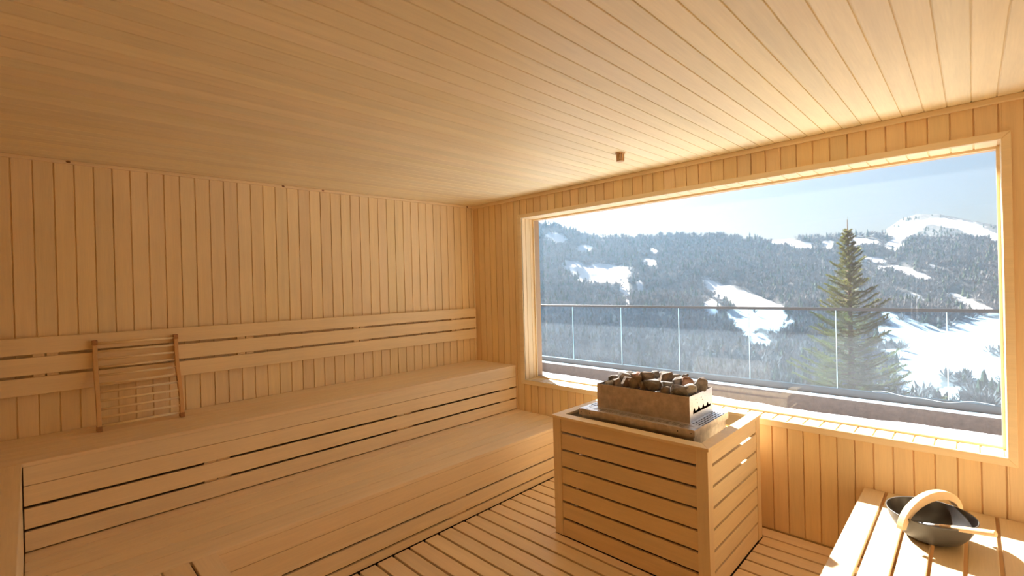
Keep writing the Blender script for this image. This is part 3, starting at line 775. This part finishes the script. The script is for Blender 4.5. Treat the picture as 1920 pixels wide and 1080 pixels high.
# ---- trees
BARE = simple('bare grey twigs', (.20, .19, .185), .95, var=.2, bscale=.5, spec=.05)
CON = simple('conifer green', (.060, .085, .050), .9, var=.25, bscale=.6, spec=.1)
rg = np.random.default_rng(5)
def tree_verts(kind, h, rgl):
    """low crown made of ragged facets: returns verts, faces"""
    v = []; f = []
    if kind == 'con':
        nl = 5
        for l in range(nl):
            z0 = h*(.08+.17*l); r_ = h*.24*(1-l/(nl+.3)); n0 = len(v); k = 7
            v.append((0, 0, min(z0+h*.34, h)))
            for i in range(k):
                g = 2*math.pi*i/k+rgl.random(); q = r_*rgl.uniform(.6, 1.15); v.append((q*math.cos(g), q*math.sin(g), z0-h*.02*rgl.random()))
            for i in range(k): f.append((n0, n0+1+i, n0+1+(i+1) % k))
    else:
        k = 22
        for i in range(k):     # bare crown: fan of slim rising slivers
            g = rgl.uniform(0, 2*math.pi); e = rgl.uniform(.5, 1.45); l_ = h*rgl.uniform(.55, 1); wd = h*.045
            d = (math.cos(g)*math.cos(e), math.sin(g)*math.cos(e), math.sin(e)); b = (-math.sin(g)*wd, math.cos(g)*wd, 0); n0 = len(v); s0 = .2*h
            v += [(0, 0, s0*rgl.random()), (d[0]*l_*.6+b[0], d[1]*l_*.6+b[1], d[2]*l_*.6), (d[0]*l_, d[1]*l_, d[2]*l_), (d[0]*l_*.6-b[0], d[1]*l_*.6-b[1], d[2]*l_*.6+wd)]
            f.append((n0, n0+1, n0+2, n0+3))
    return np.array(v), f
protos = {k: [tree_verts(k, 1.0, rg) for _ in range(8)] for k in ('con', 'bare')}
def scatter(V, Sn, num, rmin, rmax, kinds, hrange, name, mat, lab, snmax=.2, seed=1):
    rgs = np.random.default_rng(seed)
    dd = np.hypot(V[:, 0]-CAM.x, V[:, 1]-CAM.y)
    ok = np.where((dd > rmin) & (dd < rmax) & (Sn+rgs.normal(size=len(Sn))*.32 < snmax))[0]
    wgt = dd[ok]**.6; wgt /= wgt.sum()
    pick = rgs.choice(ok, size=num, replace=True, p=wgt)
    vs_, fs_ = [], []; n = 0
    for ix in pick:
        pv, pf = protos[kinds][rgs.integers(8)]
        h = rgs.uniform(*hrange); g = rgs.uniform(0, 6.28); c, s_ = math.cos(g), math.sin(g)
        q = pv*np.array([h*1.1, h*1.1, h]); q = np.stack([q[:, 0]*c-q[:, 1]*s_, q[:, 0]*s_+q[:, 1]*c, q[:, 2]], 1)+V[ix]+np.array([rgs.normal()*1.5, rgs.normal()*1.5, -.3])
        vs_.append(q); fs_ += [tuple(n+i for i in t) for t in pf]; n += len(pv)
    me = bpy.data.meshes.new(name); me.from_pydata(np.concatenate(vs_).tolist(), [], fs_)
    o = link(name, me, None, mat); tag(o, lab, 'forest', kind='stuff'); return o
scatter(V1, S1, 18000, 120, 522, 'bare', (3.2, 6.2), 'bare_forest', BARE, 'dense leafless forest covering the hillside', .1, 1)
scatter(V1, S1, 3000, 125, 522, 'con', (3.5, 8), 'conifer_forest', CON, 'scattered dark conifers growing through the hillside forest', .1, 2)
scatter(V2, S2, 2500, 600, 1280, 'con', (4, 8), 'peak_forest', CON, 'dark forest below the snowy mountain top', -.3, 3)

# single conifers standing on the snow
def place_conifer(px, py, r_, h, lab, cat='tree', grp=None):
    a, t = azt(px, py)
    x = CAM.x-math.sin(math.radians(a))*r_; y = CAM.y+math.cos(math.radians(a))*r_; z = z_main(a, r_, x, y)
    pv, pf = tree_verts('con', h, rg)
    me = bpy.data.meshes.new('conifer_tree'); me.from_pydata((pv*np.array([1, 1, 1])).tolist(), [], pf)
    o = link('conifer_tree', me, None, CON); o.location = (x, y, z-.2); tag(o, lab, 'tree', grp)
    return o, z

# big spruce
def spruce(loc_, H, RB, lab):
    root = thing('spruce_tree', lab, 'tree', loc_)
    m = MB(); m.tube([(0, 0, -.3), (0, 0, H*.3), (.03, 0, H*.7), (0, 0, H)], [.17, .12, .06, .012], 10)
    m.build('trunk', simple('spruce bark', (.16, .10, .07), .9, bump=.5, bscale=20, var=.3), root, smooth=True)
    rr = random.Random(3); br_ = MB(); v = []; f = []
    def needle_spray(p, d, L_, wd):
        # a twig dressed with rows of needles on both sides and above
        side = d.cross(Vector((0, 0, 1))).normalized(); upv = side.cross(d).normalized(); nn = max(4, int(L_/.055))
        for i in range(nn):
            q = p + d*(L_*(i+.5)/nn)
            for sgn in (-1, 1):
                dirn = (d*.75 + side*sgn*rr.uniform(.5, .9) + upv*rr.uniform(-.25, .45)).normalized(); l_ = wd*rr.uniform(.7, 1.2)*(1-.4*i/nn)
                b = (dirn.cross(upv)).normalized()*.019
                n0 = len(v); v.extend([tuple(q-b), tuple(q+b), tuple(q+dirn*l_+b*.3), tuple(q+dirn*l_-b*.3)]); f.append((n0, n0+1, n0+2, n0+3))
            dirn = (d*.7 + upv*rr.uniform(.3, .8)+side*rr.uniform(-.4, .4)).normalized(); b = side*.019
            n0 = len(v); l_ = wd*.7; v.extend([tuple(q-b), tuple(q+b), tuple(q+dirn*l_+b*.3), tuple(q+dirn*l_-b*.3)]); f.append((n0, n0+1, n0+2, n0+3))
    nb = 230
    for i in range(nb):
        t = (i+.5)/nb; z = H*(.06+.90*t**.92); Lb = RB*(1-t**.92)**1.02*rr.choice((.55, .8, .95, 1.0, 1.18))*rr.uniform(.85, 1.1)+.07
        g = i*2.399+rr.uniform(-.3, .3); dr = Vector((math.cos(g), math.sin(g), 0))
        pts = []; ns = 6
        sag = .30*(1-t)-.10+rr.uniform(-.14, .16)
        for k in range(ns+1):
            s_ = k/ns; pts.append(Vector((0, 0, z)) + dr*Lb*s_ + Vector((0, 0, Lb*(-sag*s_+.36*s_*s_+.10*t*s_))))
        br_.tube(pts, [max(.022*(1-s/ns)*(Lb/2+.3), .004) for s in range(ns+1)], 5)
        sd = dr.cross(Vector((0, 0, 1)))
        nt2 = int(Lb/.085)+3
        for k in range(nt2):
            s_ = .16+.84*(k+rr.random()*.5)/nt2; s_ = min(s_, .98); ii = min(int(s_*ns), ns-1); p = pts[ii].lerp(pts[ii+1], s_*ns-ii); tang = (pts[ii+1]-pts[ii]).normalized()
            for sg in (-1, 1):
                tl = Lb*.30*(1.15-s_)*rr.uniform(.7, 1.2)+.10
                dd = (tang*.75+sd*sg*rr.uniform(.55, .9)+Vector((0, 0, rr.uniform(-.28, .10)))).normalized()
                needle_spray(p, dd, tl, .085)
        needle_spray(pts[-2], (pts[-1]-pts[-2]).normalized(), Lb*.2+.06, .08)
    needle_spray(Vector((0, 0, H*.93)), Vector((0.02, 0, 1)).normalized(), H*.08, .07)
    br_.build('branches', simple('spruce twig bark', (.20, .13, .08), .9), root)
    me = bpy.data.meshes.new('needles'); me.from_pydata(v, [], f)
    NM, t_n, pn = newmat('spruce needles'); tc = t_n.nodes.new('ShaderNodeTexCoord'); nz = t_n.nodes.new('ShaderNodeTexNoise'); nz.inputs['Scale'].default_value = 1.6
    t_n.links.new(tc.outputs['Object'], nz.inputs['Vector']); c2 = t_n.nodes.new('ShaderNodeValToRGB')
    c2.color_ramp.elements[0].position = .35; c2.color_ramp.elements[0].color = (.10, .13, .04, 1); c2.color_ramp.elements[1].position = .65; c2.color_ramp.elements[1].color = (.24, .25, .07, 1)
    t_n.links.new(nz.outputs[0], c2.inputs[0]); t_n.links.new(c2.outputs[0], pn.inputs['Base Color']); pn.inputs['Roughness'].default_value = .7
    tl = t_n.nodes.new('ShaderNodeBsdfTranslucent'); t_n.links.new(c2.outputs[0], tl.inputs[0]); ms = t_n.nodes.new('ShaderNodeMixShader'); ms.inputs[0].default_value = .4
    t_n.links.new(pn.outputs[0], ms.inputs[1]); t_n.links.new(tl.outputs[0], ms.inputs[2]); t_n.links.new(ms.outputs[0], t_n.nodes['Material Output'].inputs[0])
    link('needles', me, root, NM)
    return root
a, t = azt(1592, 560); rT = 22
tx, ty = CAM.x-math.sin(math.radians(a))*rT, CAM.y+math.cos(math.radians(a))*rT
spruce((tx, ty, z_main(a, rT, tx, ty)-.1), CAM.z+.100*rT-z_main(a, rT, tx, ty)+.1, 3.0, 'tall green spruce tree standing just beyond the glass balustrade')

# ------------------------------------------------------------------ valley haze
hm = bpy.data.materials.new('valley haze'); hm.use_nodes = True; t = hm.node_tree; t.nodes.remove(t.nodes['Principled BSDF'])
vsn = t.nodes.new('ShaderNodeVolumeScatter'); vsn.inputs['Color'].default_value = (.36, .66, 1, 1); vsn.inputs['Density'].default_value = .00029; vsn.inputs['Anisotropy'].default_value = .35
t.links.new(vsn.outputs[0], t.nodes['Material Output'].inputs['Volume'])
m = MB(); m.box(-900, 900, 30, 620, -120, 110)
o = m.build('valley_haze', hm); tag(o, 'thin bluish winter haze filling the valley', 'haze', kind='stuff')
